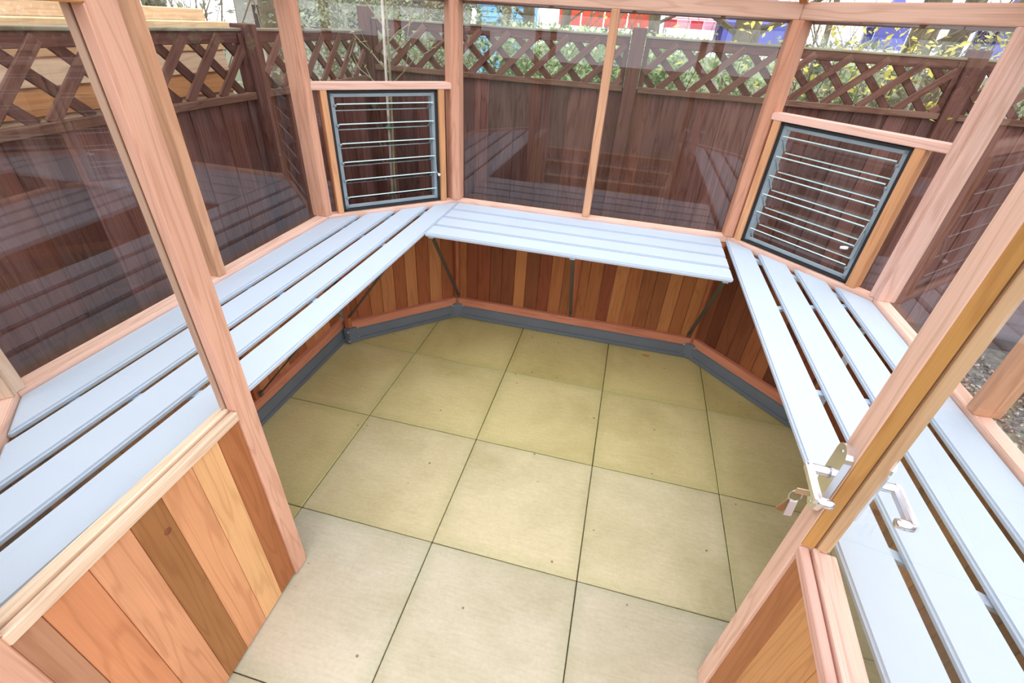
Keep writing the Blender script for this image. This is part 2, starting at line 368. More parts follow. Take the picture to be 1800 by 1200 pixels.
# louvre windows in the two angled walls
def louvre(W, idx, a0, a1, s0, s1, tilt, lever_side, label):
    L = W.L
    W.rail('transom', M['cedar'], 0.02, L - .02, -.002, .072, 1.455, 1.487, (236, 194, 178), .003, False)
    W.post((s0[0] + s0[1]) / 2, s0[1] - s0[0], .0, .070, ZS1, 1.455, (222, 166, 122), 'window_stile')
    W.post((s1[0] + s1[1]) / 2, s1[1] - s1[0], .0, .070, ZS1, 1.455, (214, 158, 112), 'window_stile')
    W.pane(.012, L - .012, 1.480, ZE0 + .006)
    W.pane(.024, s0[0] + .004, ZS1 - .004, 1.460); W.pane(s1[1] - .004, L - .024, ZS1 - .004, 1.460)
    wn = empty('window_%d' % idx, W.P((a0 + a1) / 2, .04, ZS1), label, kind='structure')
    z0, z1 = ZS1 + .004, 1.452
    def bar(name, m, p, q, w, t, up, par=wn, bev=.002): return piece(name, m, p, q, w, t, up, par, None, bev)
    # black gasket frame, grey aluminium frame
    for nm, m, ins, ww, n0, n1 in (('gasket', M['gasket'], 0.0, .014, .012, .066), ('frame', M['louvre'], .012, .022, .020, .060)):
        nm_ = (n0 + n1) / 2; d = n1 - n0
        rd = d if nm == 'gasket' else .013; rn_ = nm_ if nm == 'gasket' else n0 + rd / 2
        bar(nm, m, W.P(a0 + ins, rn_, z0 + ins + ww / 2), W.P(a1 - ins, rn_, z0 + ins + ww / 2), rd, ww * .8, (0, 0, 1))
        bar(nm, m, W.P(a0 + ins, rn_, z1 - ins - ww / 2), W.P(a1 - ins, rn_, z1 - ins - ww / 2), rd, ww * .8, (0, 0, 1))
        bar(nm, m, W.P(a0 + ins + ww / 2, nm_, z0 + ins), W.P(a0 + ins + ww / 2, nm_, z1 - ins), ww, d, W.n)
        bar(nm, m, W.P(a1 - ins - ww / 2, nm_, z0 + ins), W.P(a1 - ins - ww / 2, nm_, z1 - ins), ww, d, W.n)
    b0, b1 = a0 + .036, a1 - .036
    for k in range(6):
        z = 1.393 - k * .0936; piv = W.P(0, .040, z - .03)
        d = (W.n * math.cos(tilt) - Vector((0, 0, 1)) * math.sin(tilt)); up = (W.n * math.sin(tilt) + Vector((0, 0, 1)) * math.cos(tilt))
        inner = Vector((0, 0, z)) + W.p0 + W.n * (.040 - .055 * math.cos(tilt)) ; wd = .108
        c0 = inner + W.t * b0 + d * wd / 2; c1 = inner + W.t * b1 + d * wd / 2
        bl = bar('glass_blade', M['glass'], c0, c1, wd, .005, up, wn, 0)
        for f in (0, 1):
            e0 = inner + W.t * b0 + d * (wd * f); e1 = inner + W.t * b1 + d * (wd * f)
            bar('blade_edge', M['glass_edge'], e0, e1, .003, .0052, up, bl, 0)
        for aa in (b0 - .003, b1 + .003):
            bar('blade_clip', M['louvre'], inner + W.t * aa + d * .018, inner + W.t * aa + d * .095, .012, .010, up, bl, .001)
    # lever arm and white grip
    la = a1 - .030; zl = 1.02
    bar('lever_plate', M['louvre'], W.P(la, .012, zl - .06), W.P(la, .012, zl + .06), .016, .008, W.n)
    lv = tube('lever', M['louvre'], [W.P(la, .012, zl + .11), W.P(la, -.004, zl + .05), W.P(la, -.012, zl), W.P(la + lever_side * .02, -.022, zl - .012)], .0035, wn, 8)
    tube('lever_grip', M['white_plastic'], [W.P(la + lever_side * .018, -.021, zl - .011), W.P(la + lever_side * .030, -.024, zl - .014), W.P(la + lever_side * .048, -.028, zl - .018)], [.006, .0085, .0065], lv, 10)
louvre(wbl, 1, .095, .687, (.062, .094), (.689, .726), math.radians(24), .35, 'grey louvre window with six nearly open glass blades left of the back panes')
louvre(wbr, 2, .076, .664, (.036, .075), (.666, .706), math.radians(50), -1, 'grey louvre window with six half closed glass blades right of the back panes')

# ------------------------------------------------------------------ roof
roof = empty('ceiling', (1.51, -.79, ZE1), 'glazed greenhouse roof with cedar rafters above the benches', kind='structure')
R1, R2 = Vector((1.51, -.62, 2.75)), Vector((1.51, -1.0, 2.75))
piece('ridge_beam', M['cedar'], R1 + Vector((0, .05, 0)), R2 - Vector((0, .05, 0)), .04, .09, (0, 0, 1), roof, (214, 160, 120))
def rafter(p, r):
    a = Vector((p[0], p[1], ZE1 + .016)); piece('rafter', M['cedar'], a, r, .036, .055, (0, 0, 1), roof, (186, 122, 74))
def mid(a, b): return ((a[0] + b[0]) / 2, (a[1] + b[1]) / 2)
ring = [(B, R1), (C, R1), (mid(C, D), R1), (D, R1), (E_, R1), (mid(E_, F), (R1 + R2) / 2), (F, R2), (G, R2), (mid(G, H), R2), (H, R2), (A, R2), (mid(A, B), (R1 + R2) / 2)]
cen = Vector((1.51, -.79, 0))
for p, r in ring: rafter(p, r)
for i in range(len(ring)):
    (p, r), (q, s_) = ring[i], ring[(i + 1) % len(ring)]
    out = lambda v: Vector((*v, 0)) + (Vector((*v, 0)) - cen).normalized() * .10
    v = [out(p) + Vector((0, 0, ZE1 + .045)), out(q) + Vector((0, 0, ZE1 + .045)), s_ + Vector((0, 0, .045)), r + Vector((0, 0, .045))]
    if (v[2] - v[3]).length < 1e-4: v = v[:3]
    bm = bmesh.new(); lo = [bm.verts.new(x) for x in v]; hi = [bm.verts.new(x + Vector((0, 0, .004))) for x in v]; n = len(v)
    bm.faces.new(lo[::-1]); bm.faces.new(hi)
    for k in range(n): bm.faces.new((lo[k], lo[(k + 1) % n], hi[(k + 1) % n], hi[k]))
    finish('roof_pane', bm, M['glass'], roof, Matrix.Translation(v[0]), False)

# ------------------------------------------------------------------ the two door leaves, opened inwards
def leaf(idx, xf, side, label, cols):
    """xf: x of the face towards the doorway; side: +1 when the leaf body lies towards +x"""
    y0, y1 = -1.400, -2.130; th = .052 if side < 0 else .060
    xm = xf + side * th / 2
    d = empty('door_%d' % idx, (xf, y0, 0.012), label, kind='structure')
    def v(y, w, x0, x1, z0, z1, name, col, bev=.003): return piece(name, M['cedar'], (xf + side * (x0 + x1) / 2, y, z0), (xf + side * (x0 + x1) / 2, y, z1), w, x1 - x0, (1, 0, 0), d, col, bev)
    def h(z0, z1, x0, x1, name, col, ya=y0 - .065, yb=y1 + .065, bev=.003): return piece(name, M['cedar'], (xf + side * (x0 + x1) / 2, ya, (z0 + z1) / 2), (xf + side * (x0 + x1) / 2, yb, (z0 + z1) / 2), x1 - x0, z1 - z0, (0, 0, 1), d, col, bev)
    v(y0 - .0325, .065, 0, th, .006, 1.855, 'stile', cols['stile'])
    v(y1 + .0325, .065, 0, th, .012, 1.855, 'hinge_stile', cols['stile'])
    h(1.766, 1.855, 0, th, 'top_rail', (216, 156, 104))
    # sill of the leaf: front strip, groove, glass bead, back strip
    h(.806, .838, 0.0, .020, 'sill_front', cols['sill']); h(.806, .824, .019, .028, 'sill_groove', cols['groove'], bev=.0005)
    h(.806, .842, .027, .040, 'sill_bead', cols['sill2'], bev=.002); h(.806, .834, .040, th + (.018 if side > 0 else .012), 'sill_back', cols['sill2'])
    # moulded return of the stiles: rebate, dark glazing groove, glass bead
    for yy, sg in ((y0 - .0665, 1), (y1 + .0665, -1)):
        piece('stile_rebate', M['cedar'], (xf + side * .0145, yy, .842), (xf + side * .0145, yy, 1.766), .004, .026, (1, 0, 0), d, cols['rebate'], .0005)
        piece('glazing_groove', M['cedar'], (xf + side * .0295, yy + sg * .001, .842), (xf + side * .0295, yy + sg * .001, 1.766), .003, .004, (1, 0, 0), d, (92, 58, 36), .0003)
        piece('glass_bead', M['cedar'], (xf + side * (.0325 + th) / 2, yy, .842), (xf + side * (.0325 + th) / 2, yy, 1.766), .005, th - .0345, (1, 0, 0), d, cols['bead'], .001)
    piece('glass_pane', M['glass'], (xf + side * .030, y0 - .060, 1.302), (xf + side * .030, y1 + .060, 1.302), .94, .004, (1, 0, 0), d, None, 0)
    y = y0 - .065; k = 0
    while y > y1 + .066:
        wd = min(cols['widths'][k % len(cols['widths'])], y - (y1 + .065))
        if y - wd - (y1 + .065) < .02: wd = y - (y1 + .065)
        piece('plank', M['cedar'], (xf + side * .016, y - wd / 2, .010), (xf + side * .016, y - wd / 2, .808), wd - .0012, .014, (1, 0, 0), d, cols['planks'][k % len(cols['planks'])], .002)
        if idx == 1 and k == 3:
            kc = Vector((xf + side * .0088, y - wd * .30, .700)); kb = tube('knot', M['knot'], [kc, kc - Vector((side * .0016, 0, 0))], [.0095, .008], d, 12)
        y -= wd; k += 1
    piece('back_board', M['cedar'], (xf + side * (th - .012), (y0 + y1) / 2, .012), (xf + side * (th - .012), (y0 + y1) / 2, .806), y0 - y1 - .13, .012, (1, 0, 0), d, (190, 130, 90), .001)
    for z in (.35, 1.5):
        piece('hinge', M['strut'], (xf + side * th / 2, y1 - .006, z), (xf + side * th / 2, y1 - .006, z + .09), .02, .012, (1, 0, 0), d, None, .002)
    return d, xm, th
LEAF_TURN = {1: 1.9, 2: -4.6}
dl_, _, _ = leaf(1, .760, -1, 'left leaf of the open double door, cedar planks below glass',
    dict(stile=(226, 176, 152), sill=(232, 204, 178), sill2=(242, 216, 188), groove=(196, 160, 126), rebate=(232, 180, 158), bead=(206, 172, 150), widths=[.080, .091, .096, .085, .098, .094, .094],
         planks=[(176, 112, 70), (234, 182, 130), (222, 160, 116), (166, 114, 70), (220, 158, 118), (216, 146, 104), (190, 140, 110), (214, 160, 116)]))
dr_, _, _ = leaf(2, 2.236, 1, 'right leaf of the open double door with chrome lever handles',
    dict(stile=(236, 198, 178), sill=(228, 184, 170), sill2=(248, 212, 196), groove=(180, 120, 100), rebate=(198, 146, 84), bead=(224, 186, 148), widths=[.092, .15, .15, .1],
         planks=[(182, 122, 78), (212, 156, 102), (206, 148, 96)]))
# handle set on the right leaf
hs = empty('handle_set', (2.236, -1.435, 1.03), parent=dr_)
def plate(x0, x1):
    bm = bmesh.new(); pts = []
    for k in range(9): a = math.pi * k / 8; pts.append((-1.437 + .0255 * math.cos(a), 1.098 + .0255 * math.sin(a)))
    for k in range(9): a = math.pi + math.pi * k / 8; pts.append((-1.437 + .0255 * math.cos(a), .962 + .0255 * math.sin(a)))
    lo = [bm.verts.new((x0, p[0], p[1])) for p in pts]; hi = [bm.verts.new((x1, p[0], p[1])) for p in pts]; n = len(pts)
    bm.faces.new(lo); bm.faces.new(hi[::-1])
    for k in range(n): bm.faces.new((lo[k], lo[(k + 1) % n], hi[(k + 1) % n], hi[k]))
    o = finish('handle_plate', bm, M['chrome'], hs, Matrix.Translation((x0, -1.437, 1.03)), False); return o
def lever_handle(x, s, z=1.045):
    y = -1.437
    lv = tube('lever', M['chrome'], [(x, y, z), (x + s * .010, y, z), (x + s * .034, y, z), (x + s * .040, y - .002, z)], [.013, .0105, .0105, .0105], hs, 14)
    piece('lever_bar', M['chrome'], (x + s * .038, y + .011, z), (x + s * .038, y - .098, z), .022, .015, (1, 0, 0), hs, None, .005)
    tube('lever_return', M['chrome'], [(x + s * .040, y - .090, z), (x + s * .022, y - .091, z), (x + s * .012, y - .091, z)], [.0105, .0105, .009], hs, 12)
plate(2.220, 2.237); plate(2.2965, 2.303)
lever_handle(2.220, -1); lever_handle(2.303, 1)
for z in (1.108, .950):
    for x, s in ((2.2205, -1), (2.3075, 1)):
        tube('screw', M['bolt'], [(x, -1.437, z), (x + s * .002, -1.437, z)], .0035, hs, 8)
tube('lock_cylinder', M['chrome'], [(2.222, -1.437, .975), (2.212, -1.437, .975)], .009, hs, 14)
dl_.rotation_euler.z = math.radians(LEAF_TURN[1]); dr_.rotation_euler.z = math.radians(LEAF_TURN[2])
# bunch of keys hanging from the lock
ky = empty('key_bunch', (2.20, -1.437, .975), 'small bunch of keys on a ring hanging from the door lock', 'keys')
piece('key', M['brass'], (2.2135, -1.437, .975), (2.178, -1.437, .975), .017, .0025, (0, 1, 0), ky, None, .0008)
bm = bmesh.new()
c = Vector((2.184, -1.437, .958)); tube_bm(bm, [c + Vector((math.cos(a) * .013, .002 * math.sin(a), math.sin(a) * .016)) for a in [2 * math.pi * k / 16 for k in range(17)]], .0013, 5, False)
finish('key_ring', bm, M['bolt'], ky, Matrix.Translation(c))
piece('key', M['brass'], (2.182, -1.436, .944), (2.172, -1.430, .895), .018, .0025, (0, 1, 0), ky, None, .0008)
piece('key', M['bolt'], (2.185, -1.440, .944), (2.186, -1.445, .900), .016, .0025, (0, 1, .2), ky, None, .0008)

# ------------------------------------------------------------------ slatted benches
ZB, TB = .820, .022
def slat(name, pts, parent, g):
    return prism(name, M['alu'], pts, ZB - TB, ZB, parent, None, .006, grain=g)
SW, SG = .1225, .0270
def bracket(W_p, inward, reach, parent, foot_off=0.0, arm_w=.028):
    """arm under the slats from the wall plus a diagonal strut down to the post"""
    p = Vector((*W_p, 0)); d = Vector((*inward, 0)).normalized()
    b = empty('bracket', p + Vector((0, 0, ZB - TB)), parent=parent)
    piece('arm', M['alu'], p + d * .006 + Vector((0, 0, ZB - TB - .008)), p + d * reach + Vector((0, 0, ZB - TB - .008)), arm_w, .014, (0, 0, 1), b, None, .001)
    f = p + d * (foot_off + .012) + Vector((0, 0, .185)); tpt = p + d * (reach - .03) + Vector((0, 0, ZB - TB - .018))
    s_ = Vector((-d.y, d.x, 0))
    piece('strut', M['strut'], f, tpt, .022, .006, (tpt - f).cross(s_), b, None, .001)
    piece('strut_foot', M['strut'], f - Vector((0, 0, .02)), f + Vector((0, 0, .012)), .022, .008, d, b, None, .001)
    return b
n225 = (math.cos(math.radians(22.5)), math.sin(math.radians(22.5)))
bl = empty('slatted_bench', (.41, -.79, ZB - TB), 'long pale grey slatted aluminium bench along the left wall', 'bench', 'greenhouse benches')
for k in range(4):
    x0 = .132 + k * (SW + SG); x1 = x0 + SW
    slat('slat', [(x0, x0 - .127), (x0, -1.445 - x0 + .002), (x1, -1.445 - x1 + .002), (x1, x1 - .127)], bl, (0, 1, 0))
bracket((.132, -.785), (1, 0), .535, bl, -.012); bracket((.132, .004), (n225[0], -n225[1]), .585, bl, .03); bracket((.132, -1.574), (n225[0], n225[1]), .585, bl, .02)
bb = empty('slatted_bench', (1.51, .28, ZB - TB), 'short pale grey slatted aluminium bench across the back wall', 'bench', 'greenhouse benches')
XL0, XR0 = .706, 2.297
for k in range(4):
    y1 = .560 - k * (.127 + .016); y0 = y1 - .127
    slat('slat', [(XL0, y0), (XR0, y0), (XR0, y1), (XL0, y1)], bb, (1, 0, 0))
bracket((1.5115, .560), (0, -1), .535, bb, .044); bracket((.715, .560), (0.03, -1), .535, bb, .044); bracket((2.286, .560), (-.03, -1), .535, bb, .044)
br = empty('slatted_bench', (2.62, -.79, ZB - TB), 'long pale grey slatted aluminium bench along the right wall behind the door', 'bench', 'greenhouse benches')
for k in range(4):
    x1 = 2.900 - k * (SW + SG); x0 = x1 - SW
    slat('slat', [(x0, 2.892 - x0), (x1, 2.892 - x1), (x1, x1 - 4.478 + .002), (x0, x0 - 4.478 + .002)], br, (0, 1, 0))
bracket((2.900, -.785), (-1, 0), .535, br, -.012); bracket((2.900, -.002), (-n225[0], -n225[1]), .585, br, .03); bracket((2.900, -1.574), (-n225[0], n225[1]), .585, br, .02)
for bb_, pa, pb in ((bl, (.17, -.02), (.675, .485)), (br, (2.36, .475), (2.865, -.03))):
    off = Vector((0, 0, ZB - TB - .008)); piece('end_bearer', M['alu'], Vector((*pa, 0)) + off, Vector((*pb, 0)) + off, .03, .014, (0, 0, 1), bb_, None, .001)

# leaf on the floor
def blade_leaf(bm, c, d, s, up, wid=.5):
    d = d.normalized(); sd = d.cross(up).normalized() * s * wid; u = sd.cross(d).normalized()
    v = [bm.verts.new(c - d * s * .5), bm.verts.new(c + sd * .5 + u * s * .07), bm.verts.new(c + d * s * .55), bm.verts.new(c - sd * .5 + u * s * .07)]
    bm.faces.new((v[0], v[1], v[2])); bm.faces.new((v[0], v[2], v[3]))
bm = bmesh.new(); pts = []
for k in range(10): a = 2 * math.pi * k / 10; pts.append(bm.verts.new((2.05 + .022 * math.cos(a) * (1 + .3 * (k % 2)), .445 + .013 * math.sin(a), .003 + .004 * abs(math.cos(a)))))
bm.faces.new(pts)
r_ = bmesh.ops.extrude_face_region(bm, geom=bm.faces[:]); bmesh.ops.translate(bm, vec=(0, 0, .0012), verts=[g for g in r_['geom'] if isinstance(g, bmesh.types.BMVert)])
M['fallen'] = plain('orange_leaf', (196, 140, 60), 0.7, 0, .2, 20)
lf = finish('fallen_leaf', bm, M['fallen'], None, Matrix.Translation((2.05, .445, 0)), False)
tag(lf, 'small orange fallen leaf on the paving near the back wall', 'leaf')

# ------------------------------------------------------------------ outside ground
def ground_material():
    m, t, b = mat('garden_ground')
    v = mapped(t, (1, 1, 1), False); n = noise(t, v, 22, 6, .65); n2 = noise(t, v, .5, 3)
    c = ramp(t, n, [(0.3, lin((66, 60, 52))), (0.5, lin((104, 98, 86))), (0.72, lin((150, 144, 130)))])
    c = mixc(t, ramp(t, n2, [(.4, (0, 0, 0)), (.62, (1, 1, 1))]), c, (*lin((96, 104, 68)), 1))
    t.links.new(c, b.inputs['Base Color']); b.inputs['Roughness'].default_value = .95; bump(t, b, n, .6, .01)
    return m
g_ = prism('ground', ground_material(), [(-45, -30), (50, -30), (50, 60), (-45, 60)], -.30, -.06, None)
tag(g_, 'dark earthy ground around and beyond the greenhouse', kind='structure')
path = empty('path', (4.3, -.6, -.045), 'grey concrete slab path outside the right wall', kind='structure')
for i in range(6):
    for j in range(-2, 7):
        if i == 2: continue
        x, y = 3.33 + i * .46, -j * .46
        link('path_slab', box_mesh(.45, .45, .04, .003, M['slab']), M['slab'], path, Matrix.Translation((x, y, -.04)), random.choice([(122, 124, 122), (112, 116, 116), (132, 132, 126)]))
def stones(name, x0, x1, y0, y1, n, label, smin=.012, smax=.03, z=-.055):
    bm = MB(); oc = [Vector(q) for q in ((1, 0, 0), (-1, 0, 0), (0, 1, 0), (0, -1, 0), (0, 0, 1), (0, 0, -1))]
    cb_ = [Vector((a_, b_, c_)) * .62 for a_ in (-1, 1) for b_ in (-1, 1) for c_ in (-1, 1)]
    for _ in range(n):
        sz = random.uniform(smin, smax); c = Vector((random.uniform(x0, x1), random.uniform(y0, y1), z + random.uniform(0, sz * .5)))
        R3 = Matrix.Rotation(random.uniform(0, 6.28), 3, 'Z') @ Matrix.Rotation(random.uniform(-.6, .6), 3, 'X') @ Matrix.Diagonal((sz * .6, sz * random.uniform(.35, .6), sz * random.uniform(.25, .5)))
        o = len(bm.v); bm.v += [c + R3 @ (q * random.uniform(.85, 1.15)) for q in oc]
        bm.f += [(o + a_, o + b_, o + c_) for a_, b_, c_ in ((0, 2, 4), (2, 1, 4), (1, 3, 4), (3, 0, 4), (2, 0, 5), (1, 2, 5), (3, 1, 5), (0, 3, 5))]
    o = bm.done(name, M['gravel'], None, ((x0 + x1) / 2, (y0 + y1) / 2, z))
    tag(o, label, 'gravel', kind='stuff'); return o
stones('gravel', 4.02, 4.48, -2.6, 1.3, 2600, 'strip of mixed gravel between grey slabs outside the right wall')
stones('gravel', .3, 3.6, -4.9, -3.3, 5200, 'bed of reddish gravel in front of the greenhouse door', .015, .04)
for q, yy in enumerate((-3.22, -4.05, -4.98)):
    o = piece('timber_sleeper', M['cedar'], (.2, yy, .0), (3.8, yy, .0), .12, .13, (0, 0, 1), None, (176, 138, 92), .006)
    tag(o, ['timber edging sleeper nearest the greenhouse door', 'timber edging sleeper across the middle of the gravel bed', 'timber edging sleeper at the far side of the gravel bed'][q], 'sleeper')

# ------------------------------------------------------------------ fences
def fence_panel(p0, p1, nrm, zb, zt, label, board=.098, near=True):
    """closeboard panel with a lattice top; nrm points to the greenhouse side"""
    p0, p1, nrm = Vector((*p0, 0)), Vector((*p1, 0)), Vector((*nrm, 0)); L = (p1 - p0).length; t = (p1 - p0) / L
    e = empty('lattice_fence', (p0 + p1) / 2, label, 'fence', 'brown lattice topped fence panels')
    P = lambda a, n, z: p0 + t * a + nrm * n + Vector((0, 0, z))
    a = 0; k = 0
    while a < L - .01:
        wd = min(board, L - a); off = .004 if k % 2 else .012
        piece('board', M['stained'], P(a + wd / 2, off, .04), P(a + wd / 2, off, zb + .005), wd + .010, .010, nrm, e, random.choice(BROWN), .0015); a += wd; k += 1
    piece('gravel_board', M['stained'], P(0, .01, -.005), P(L, .01, -.005), .12, .022, nrm, e, (84, 66, 58), .003)
    piece('lattice_bottom_rail', M['stained'], P(0, .024, zb + .002), P(L, .024, zb + .002), .032, .036, (0, 0, 1), e, (122, 92, 78), .003)
    piece('lattice_top_rail', M['stained'], P(0, .012, zt - .038), P(L, .012, zt - .038), .05, .024, nrm, e, (104, 70, 62), .003)
    piece('top_cap', M['stained'], P(0, .012, zt - .006), P(L, .012, zt - .006), .042, .014, (0, 0, 1), e, (150, 146, 128), .003)
    h = (zt - .06) - (zb + .018); pitch = .205; run = h * 1.2
    def clip(a0, z0, a1, z1):
        if a0 > a1: a0, z0, a1, z1 = a1, z1, a0, z0
        f = lambda a_: z0 + (z1 - z0) * (a_ - a0) / (a1 - a0)
        b0, b1 = max(a0, 0.02), min(a1, L - .02)
        return None if b1 - b0 < .03 else (b0, f(b0), b1, f(b1))
    a = -run
    while a < L:
        for dirn, off, cc in ((1, .030, (118, 84, 74)), (-1, .014, (98, 66, 58))):
            s = a + (pitch * .5 if dirn < 0 else 0)
            r = clip(s, zb + (.0 if dirn > 0 else h + .03), s + run, zb + (h + .03 if dirn > 0 else 0.0))
            if r: piece('lattice_slat', M['stained'], P(r[0], off, r[1] + .015), P(r[2], off, r[3] + .015), .042, .014, nrm, e, cc, .002)
        a += pitch
    # end battens
    for aa in (.016, L - .016): piece('end_batten', M['stained'], P(aa, .020, zb), P(aa, .020, zt - .02), .032, .028, nrm, e, (98, 64, 56), .002)
    return e
def fence_post(x, y, z, label):
    e = empty('fence_post', (x, y, -.06), label, 'post', 'brown fence posts')
    piece('shaft', M['stained'], (x, y, -.06), (x, y, z), .09, .09, (0, 1, 0), e, (104, 70, 62), .004)
YB = 1.50
fence_post(-.315, 1.49, 1.82, 'brown fence post in the corner behind the young tree')
fence_post(1.625, 1.49, 1.80, 'brown fence post behind the two back panes')
fence_post(3.555, 1.49, 1.80, 'brown fence post behind the right louvre window')
fence_post(5.49, 1.49, 1.80, 'brown fence post at the far right end of the back fence')
fence_panel((-.265, YB), (1.575, YB), (0, -1), 1.448, 1.758, 'back fence panel on the left, between corner post and middle post')
fence_panel((1.675, YB), (3.505, YB), (0, -1), 1.448, 1.758, 'back fence panel right of the middle post, yellow leaves behind its lattice')
fence_panel((3.605, YB), (5.44, YB), (0, -1), 1.448, 1.758, 'back fence panel on the far right behind the corner of the right wall')
fence_post(-.345, .245, 1.70, 'brown fence post beside the left wall, next to the pale cedar building')
fence_post(-.345, -1.66, 1.70, 'brown fence post beside the door end of the left wall')
fence_panel((-.35, .295), (-.35, 1.44), (1, 0), 1.375, 1.680, 'short side fence panel between the corner post and the next post')
fence_panel((-.35, -1.615), (-.35, .195), (1, 0), 1.375, 1.680, 'side fence panel in front of the pale cedar building, dark lattice')
fence_panel((-.35, -3.5), (-.35, -1.71), (1, 0), 1.375, 1.680, 'side fence panel behind the near end of the left bench')

# pale cedar building beyond the side fence
cb = empty('cedar_building', (-1.2, -1.3, 0), 'pale new cedar shed with horizontal boards beyond the left fence', 'shed')
z = .05; k = 0
while z < 1.64:
    piece('cladding_board', M['cedar'], (-.62, -3.3, z + .05), (-.62, .38, z + .05), .104, .018, (1, 0, .10), cb, [(232, 200, 162), (222, 160, 106), (238, 206, 172), (228, 186, 142)][k % 4], .004); z += .101; k += 1
prism('side_wall', M['cedar'], [(-1.9, -3.3), (-.635, -3.3), (-.635, .37), (-1.9, .37)], -.06, 1.62, cb, (214, 168, 124), .0, grain=(0, 1, 0))
piece('eaves_board', M['cedar'], (-.60, -3.35, 1.680), (-.60, .42, 1.680), .06, .034, (0, 0, 1), cb, (240, 206, 160), .004)
piece('fascia', M['cedar'], (-.66, -3.35, 1.722), (-.66, .34, 1.722), .055, .030, (1, 0, 0), cb, (240, 210, 172), .004)
prism('roof_deck', M['cedar'], [(-1.95, -3.35), (-.67, -3.35), (-.67, .33), (-1.95, .33)], 1.66, 1.735, cb, (232, 200, 160), .003, grain=(0, 1, 0))

# ------------------------------------------------------------------ young tree tied to a tube in the corner
def branch(bm, p, d, L, r, depth, rnd, n=4, sag=.2, tips=None):
    pts = [p]; q = p.copy(); dd = d.normalized(); k = 4
    for i in range(k):
        dd = (dd + Vector((rnd.uniform(-1, 1), rnd.uniform(-1, 1), rnd.uniform(-.4, 1) * sag)) * .22).normalized(); q = q + dd * L / k; pts.append(q.copy())
        if depth > 0 and i >= 1 and rnd.random() < .8:
            sd = (dd + Vector((rnd.uniform(-1, 1), rnd.uniform(-1, 1), rnd.uniform(-.2, .8))) * .8).normalized()
            branch(bm, q, sd, L * rnd.uniform(.4, .65), r * .55, depth - 1, rnd, n, sag, tips)
    bm.tube(pts, [r * (1 - .7 * i / k) for i in range(k + 1)], n)
    if tips is not None: tips.extend([(pts[-1], dd), (pts[-2], dd), (pts[2], dd)])
rn = random.Random(11)
bx, by = -.045, 1.15
sp = empty('young_tree', (bx, by, -.06), 'young bare tree tied to a pale tube behind the left louvre window', 'tree')
tube('support_tube', M['stake'], [(bx - .03, by, -.06), (bx, by, .8), (bx + .04, by, 1.9)], .010, sp, 8)
tube('trunk', M['sapling_bark'], [(bx + .022, by - .01, -.06), (bx + .028, by - .012, .8), (bx + .052, by, 1.42), (bx + .07, by + .01, 2.3)], [.010, .009, .008, .005], sp, 7)
bm = MB(); tips = []
for k in range(13):
    z = 1.28 + k * .085; a = rn.uniform(0, 6.28) if k > 3 else [3.3, .1, 2.8, 5.9][k]
    branch(bm, Vector((bx + .03 + z * .01, by, z)), Vector((math.cos(a), math.sin(a) * .6, .75)), rn.uniform(.3, .5), .0065, 1, rn, 5, .5, tips)
bm.done('branches', M['sapling_bark'], sp, (bx, by, 1.3))
bm = MB()
for p, d in tips:
    if rn.random() < .45: bm.leaf(p, Vector((rn.uniform(-1, 1), rn.uniform(-1, 1), rn.uniform(-1, .3))), rn.uniform(.02, .045), Vector((rn.uniform(-.5, .5), rn.uniform(-.5, .5), 1)))
tag(bm.done('foliage', leaf_material('pale_buds', (190, 185, 120), (225, 220, 160)), sp, (bx, by, 1.3)), kind='stuff')
for z in (.62, 1.10, 1.34): tube('tie', M['tie'], [(bx + .004 + (z - .8) * .03, by - .012, z - .012), (bx + .004 + (z - .8) * .03, by - .006, z + .012)], .020, sp, 8)

# ------------------------------------------------------------------ shrubs and trees behind the fences
def shrub(x, y, w_, d_, h, nst, leaf, nleaf, lsize, seed, label, name='shrub', group='shrubs and hedge plants behind the back fence', zlo=.2):
    r = random.Random(seed); e = empty(name, (x, y, -.06), label, 'shrub', group)
    bm = MB(); tips = []
    for k in range(nst):
        p = Vector((x + r.uniform(-w_, w_) * .5, y + r.uniform(-d_, d_) * .5, -.06))
        branch(bm, p, Vector((r.uniform(-.35, .35), r.uniform(-.3, .3), 1)), h * r.uniform(.6, .86), .011, 2, r, 3, .6, tips)
    bm.done('stems', M['twig'], e, (x, y, 0))
    bm = MB()
    for k in range(nleaf):
        if tips and r.random() < .5: p, dd = r.choice(tips); c = p + Vector((r.gauss(0, .08), r.gauss(0, .08), r.gauss(0, .08)))
        else: c = Vector((x + r.uniform(-w_, w_) * .55, y + r.uniform(-d_, d_) * .5, r.uniform(zlo, h)))
        if c.z > h + .03: continue
        bm.leaf(c, Vector((r.uniform(-1, 1), r.uniform(-1, 1), r.uniform(-1, .4))), lsize * r.uniform(.6, 1.3), Vector((r.uniform(-.7, .7), r.uniform(-.9, .3), 1)), .6)
    tag(bm.done('foliage', leaf, e, (x, y, 1)), kind='stuff')
    return e
